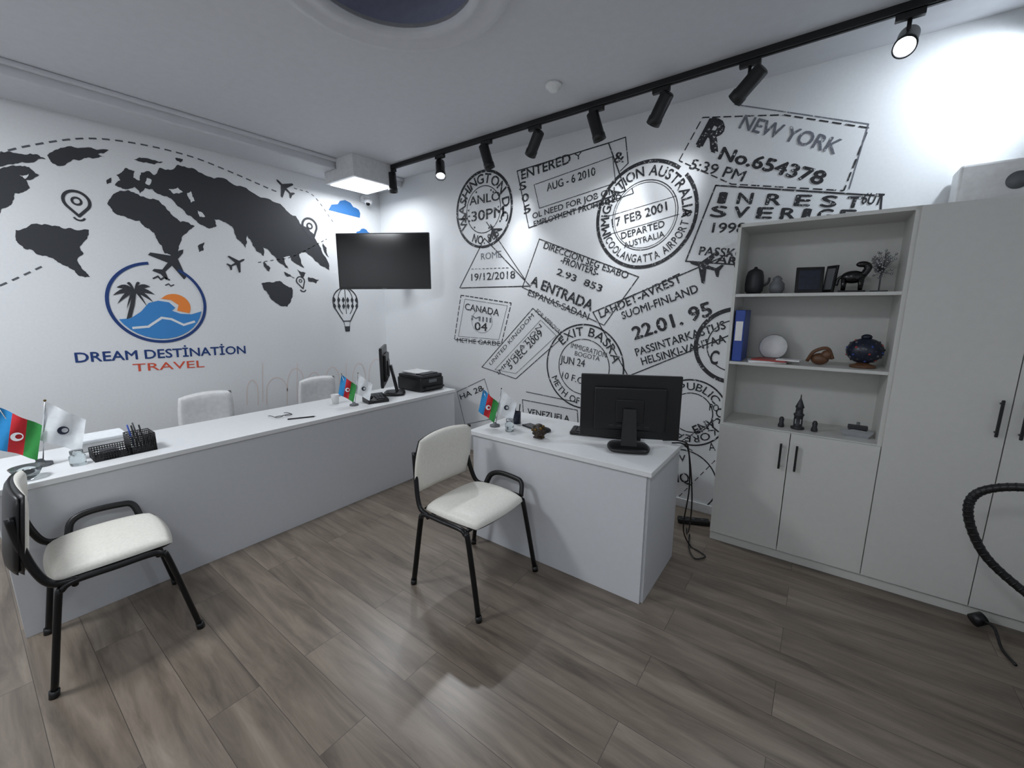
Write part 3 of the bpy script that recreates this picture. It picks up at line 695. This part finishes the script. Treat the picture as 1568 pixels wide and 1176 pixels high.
for (x0, y0_, x1, y1_, h) in ((-.07, -.13, .07, .02, .05), (-.07, .02, .07, .13, .10)):
    for z in [i*.0125 for i in range(int(h/.0125)+1)]:
        b.tube([(x0+ox, y0_+oy, ZT+.003+z), (x1+ox, y0_+oy, ZT+.003+z), (x1+ox, y1_+oy, ZT+.003+z), (x0+ox, y1_+oy, ZT+.003+z)], .003, M_black, 5, closed=True)
    n = 14
    for i in range(n+1):
        yy = y0_+(y1_-y0_)*i/n
        for x in (x0, x1): b.cyl((x+ox, yy+oy, ZT), (x+ox, yy+oy, ZT+h), .0022, M_black, seg=6)
        xx = x0+(x1-x0)*i/n
        for y in (y0_, y1_): b.cyl((xx+ox, y+oy, ZT), (xx+ox, y+oy, ZT+h), .0022, M_black, seg=6)
b.box((ox, oy, ZT+.003), (.14, .26, .004), M_black, 0)
for dx, dy, m in ((.02, .06, M_black), (-.02, .08, M_darkgrey), (.0, .05, M_binder), (.03, .09, M_black)):
    b.cyl((ox+dx, oy+dy, ZT+.01), (ox+dx*1.8, oy+dy-.02, ZT+.16), .004, m, seg=10)
b.box((ox, oy-.06, ZT+.025), (.1, .07, .03), M_darkgrey, .004); b.done()
b = B('glass_jar'); b.lathe([(0, 0), (.03, 0), (.032, .01), (.032, .05), (.024, .06), (.026, .065), (.026, .08), (0, .08)], (-3.08, .31, ZT), M_glass); b.done()
b = B('glass_bowl'); b.lathe([(0, 0), (.03, 0), (.04, .02), (.06, .06), (.056, .06), (.035, .022), (0, .008)], (-3.02, .13, ZT), M_glass); b.done()
b = B('paper_tray'); b.box((-3.40, .44, ZT+.025), (.18, .22, .05), M_white, .01); b.box((-3.40, .44, ZT+.06), (.2, .24, .02), M_fwhite, .006); b.done()
b = B('eyeglasses'); gx, gy = -3.2, 1.42
for dy in (-.035, .035): b.tube([(gx+.018*math.sin(a*.5236), gy+dy+.026*math.cos(a*.5236), ZT+.012) for a in range(12)], .0025, M_black, 6, closed=True)
for s_ in (-1, 1): b.tube(smooth([(gx, gy+s_*.06, ZT+.012), (gx-.07, gy+s_*.062, ZT+.012), (gx-.12, gy+s_*.058, ZT+.004)], 4), .0025, M_black, 6)
b.cyl((gx, gy-.01, ZT+.014), (gx, gy+.01, ZT+.014), .003, M_black); b.done()
b = B('black_pen'); b.cyl((-3.1, 1.40, ZT+.005), (-3.02, 1.56, ZT+.005), .005, M_black); b.cyl((-3.02, 1.56, ZT+.005), (-3.014, 1.572, ZT+.005), .004, M_silver, .001); b.done()
def phone(loc, rz, s=1):
    b = B('desk_telephone'); b.prism([(-.09*s, -.08*s, 0), (-.09*s, .08*s, 0), (-.09*s, .08*s, .06*s), (-.09*s, -.08*s, .025*s)], (.18*s, 0, 0), M_black)
    b.tube(smooth([(-.06*s, -.07*s, .055*s), (-.065*s, -.04*s, .065*s), (-.065*s, .04*s, .08*s), (-.06*s, .07*s, .075*s)], 5), .018*s, M_blackg)
    for i in range(4):
        for j in range(3): b.box((.0+j*.025*s, (-.05+i*.025)*s, (.037+i*.0075)*s), (.018*s, .016*s, .008*s), M_gray, .001)
    b.done(loc, rz)
phone((-3.1, 2.16, ZT), 1.3, 1.0)
b = B('printer'); px, py = -3.24, 2.80
b.box((px, py, ZT+.066), (.36, .30, .13), M_black, .015); b.box((px, py, ZT+.145), (.34, .28, .03), M_darkgrey, .008); b.box((px+.19, py, ZT+.04), (.06, .24, .015), M_black, .003); b.box((px+.1, py, ZT+.165), (.1, .2, .012), M_darkgrey, .003)
b.box((px-.05, py, ZT+.17), (.2, .21, .012), M_white, .001, (0, .05, .1)); b.box((px+.182, py, ZT+.1), (.004, .1, .03), M_gray, .001); b.done()
b = B('paper_cup'); b.lathe([(0, 0), (.025, 0), (.034, .08), (.036, .082), (.033, .08), (.024, .004), (0, .004)], (-3.3, 1.90, ZT), M_white); b.done()

b = B('pen_cup'); b.lathe([(0, 0), (.028, 0), (.028, .085), (.025, .085), (.025, .004), (0, .004)], (-1.68, 2.32, Z2), M_darkblue)
for dx, dy, m in ((.01, .005, M_black), (-.012, .004, M_binder), (.0, -.01, M_black)): b.cyl((-1.68+dx, 2.32+dy, Z2+.01), (-1.68+dx*2, 2.32+dy*2, Z2+.14), .004, m, seg=8)
b.done()
b = B('glass_jar'); b.lathe([(0, 0), (.028, 0), (.03, .05), (.022, .058), (.022, .07), (0, .07)], (-1.61, 2.14, Z2+.001), M_glass); b.cyl((-1.61, 2.14, Z2+.071), (-1.61, 2.14, Z2+.083), .024, M_silver); b.done()
b = B('smartphone'); b.box((-1.53, 2.3, Z2+.006), (.15, .075, .01), M_blackg, .003, (0, 0, -.3)); b.done()
b = B('computer_mouse'); b.ball((-1.42, 2.27, Z2+.015), (.05, .03, .0148), M_black); b.box((-1.42, 2.27, Z2+.005), (.08, .05, .008), M_black, .002); b.done()
b = B('carved_ornament'); b.ball((-1.37, 2.13, Z2+.048), (.045, .034, .046), M_dkbrown); b.box((-1.37, 2.13, Z2+.006), (.06, .045, .012), M_dkbrown, .003)
for k in range(22): a = k*2.4; z = -.8+1.6*k/22; rr = math.sqrt(1-z*z); b.ball((-1.37+.043*rr*math.cos(a), 2.13+.032*rr*math.sin(a), Z2+.048+.042*z), .010, M_dkbrown if k % 3 else M_brass)
b.done()
b = B('power_cable')
b.tube(smooth([(-.72, 2.52, Z2+.01), (-.62, 2.56, Z2+.012), (-.585, 2.6, Z2-.04), (-.575, 2.66, .45), (-.6, 2.7, .15), (-.56, 2.75, .012), (-.5, 2.72, .008), (-.45, 2.68, .008), (-.5, 2.62, .008), (-.56, 2.72, .008), (-.6, 2.9, .01)], 8), .0045, M_black, 8)
b.tube(smooth([(-.66, 2.5, Z2+.01), (-.6, 2.52, Z2+.01), (-.57, 2.56, Z2-.06), (-.55, 2.64, .4), (-.58, 2.78, .12), (-.62, 2.9, .008), (-.64, 2.98, .008)], 8), .0045, M_black, 8)
b.done()
b = B('power_strip'); b.box((-.62, 3.09, .02), (.22, .055, .038), M_black, .008, (0, 0, .4))
for k in (-1, 0, 1): b.cyl((-.62+k*.06, 3.09+k*.025, .036), (-.62+k*.06, 3.09+k*.025, .042), .018, M_darkgrey)
b.done()
b = B('power_plug'); b.cyl((.76, 2.86, .03), (.80, 2.88, .05), .03, M_black); b.tube(smooth([(.78, 2.87, .04), (.82, 2.82, .05), (.83, 2.72, .01), (.85, 2.62, .01)], 6), .006, M_black); b.done()
b = B('vacuum_cleaner')
b.pad(.26, .5, .34, M_darkgrey, M_darkgrey, Matrix.Translation((1.0, 2.3, .18)), .6); b.box((1.0, 2.3, .05), (.22, .4, .07), M_black, .02)
for sx in (-1, 1): b.lathe([(0, -.02), (.08, -.02), (.085, 0), (.08, .02), (0, .02)], (1.0+sx*.11, 2.18, .085), M_black, 24, Matrix.Rotation(math.pi/2, 4, 'Y'))
hp = smooth([(1.0, 2.42, .27), (.92, 2.52, .33), (.80, 2.58, .39), (.68, 2.6, .50), (.61, 2.6, .66), (.62, 2.6, .77), (.72, 2.58, .835), (.88, 2.52, .86), (1.0, 2.4, .84), (1.08, 2.25, .7), (1.09, 2.1, .3)], 12)
b.tube(hp, .017, M_black, 12)
for p, q_ in list(zip(hp, hp[1:]))[::2]: b.cyl(p, p+(q_-p).normalized()*.006, .0185, M_black, seg=14)
b.cyl((1.09, 2.1, .32), (1.07, 1.8, .03), .016, M_silver); b.box((1.05, 1.78, .025), (.08, .26, .05), M_black, .012)
b.done()

# ------------------------------------------------------------------ camera, world
cam = bpy.data.cameras.new('camera'); co = bpy.data.objects.new('camera', cam); sc.collection.objects.link(co)
cam.sensor_width = 36; cam.lens = FPX/1568*36; cam.clip_start = .02
Mx = Matrix((Rv, Uv, -Fv)).transposed().to_4x4(); Mx.translation = (0, 0, CAMZ); co.matrix_world = Mx
sc.camera = co
wd = bpy.data.worlds.new('world'); sc.world = wd; wd.use_nodes = True
wd.node_tree.nodes['Background'].inputs[0].default_value = (.8, .88, 1, 1); wd.node_tree.nodes['Background'].inputs[1].default_value = .05
sc.view_settings.view_transform = 'Standard'
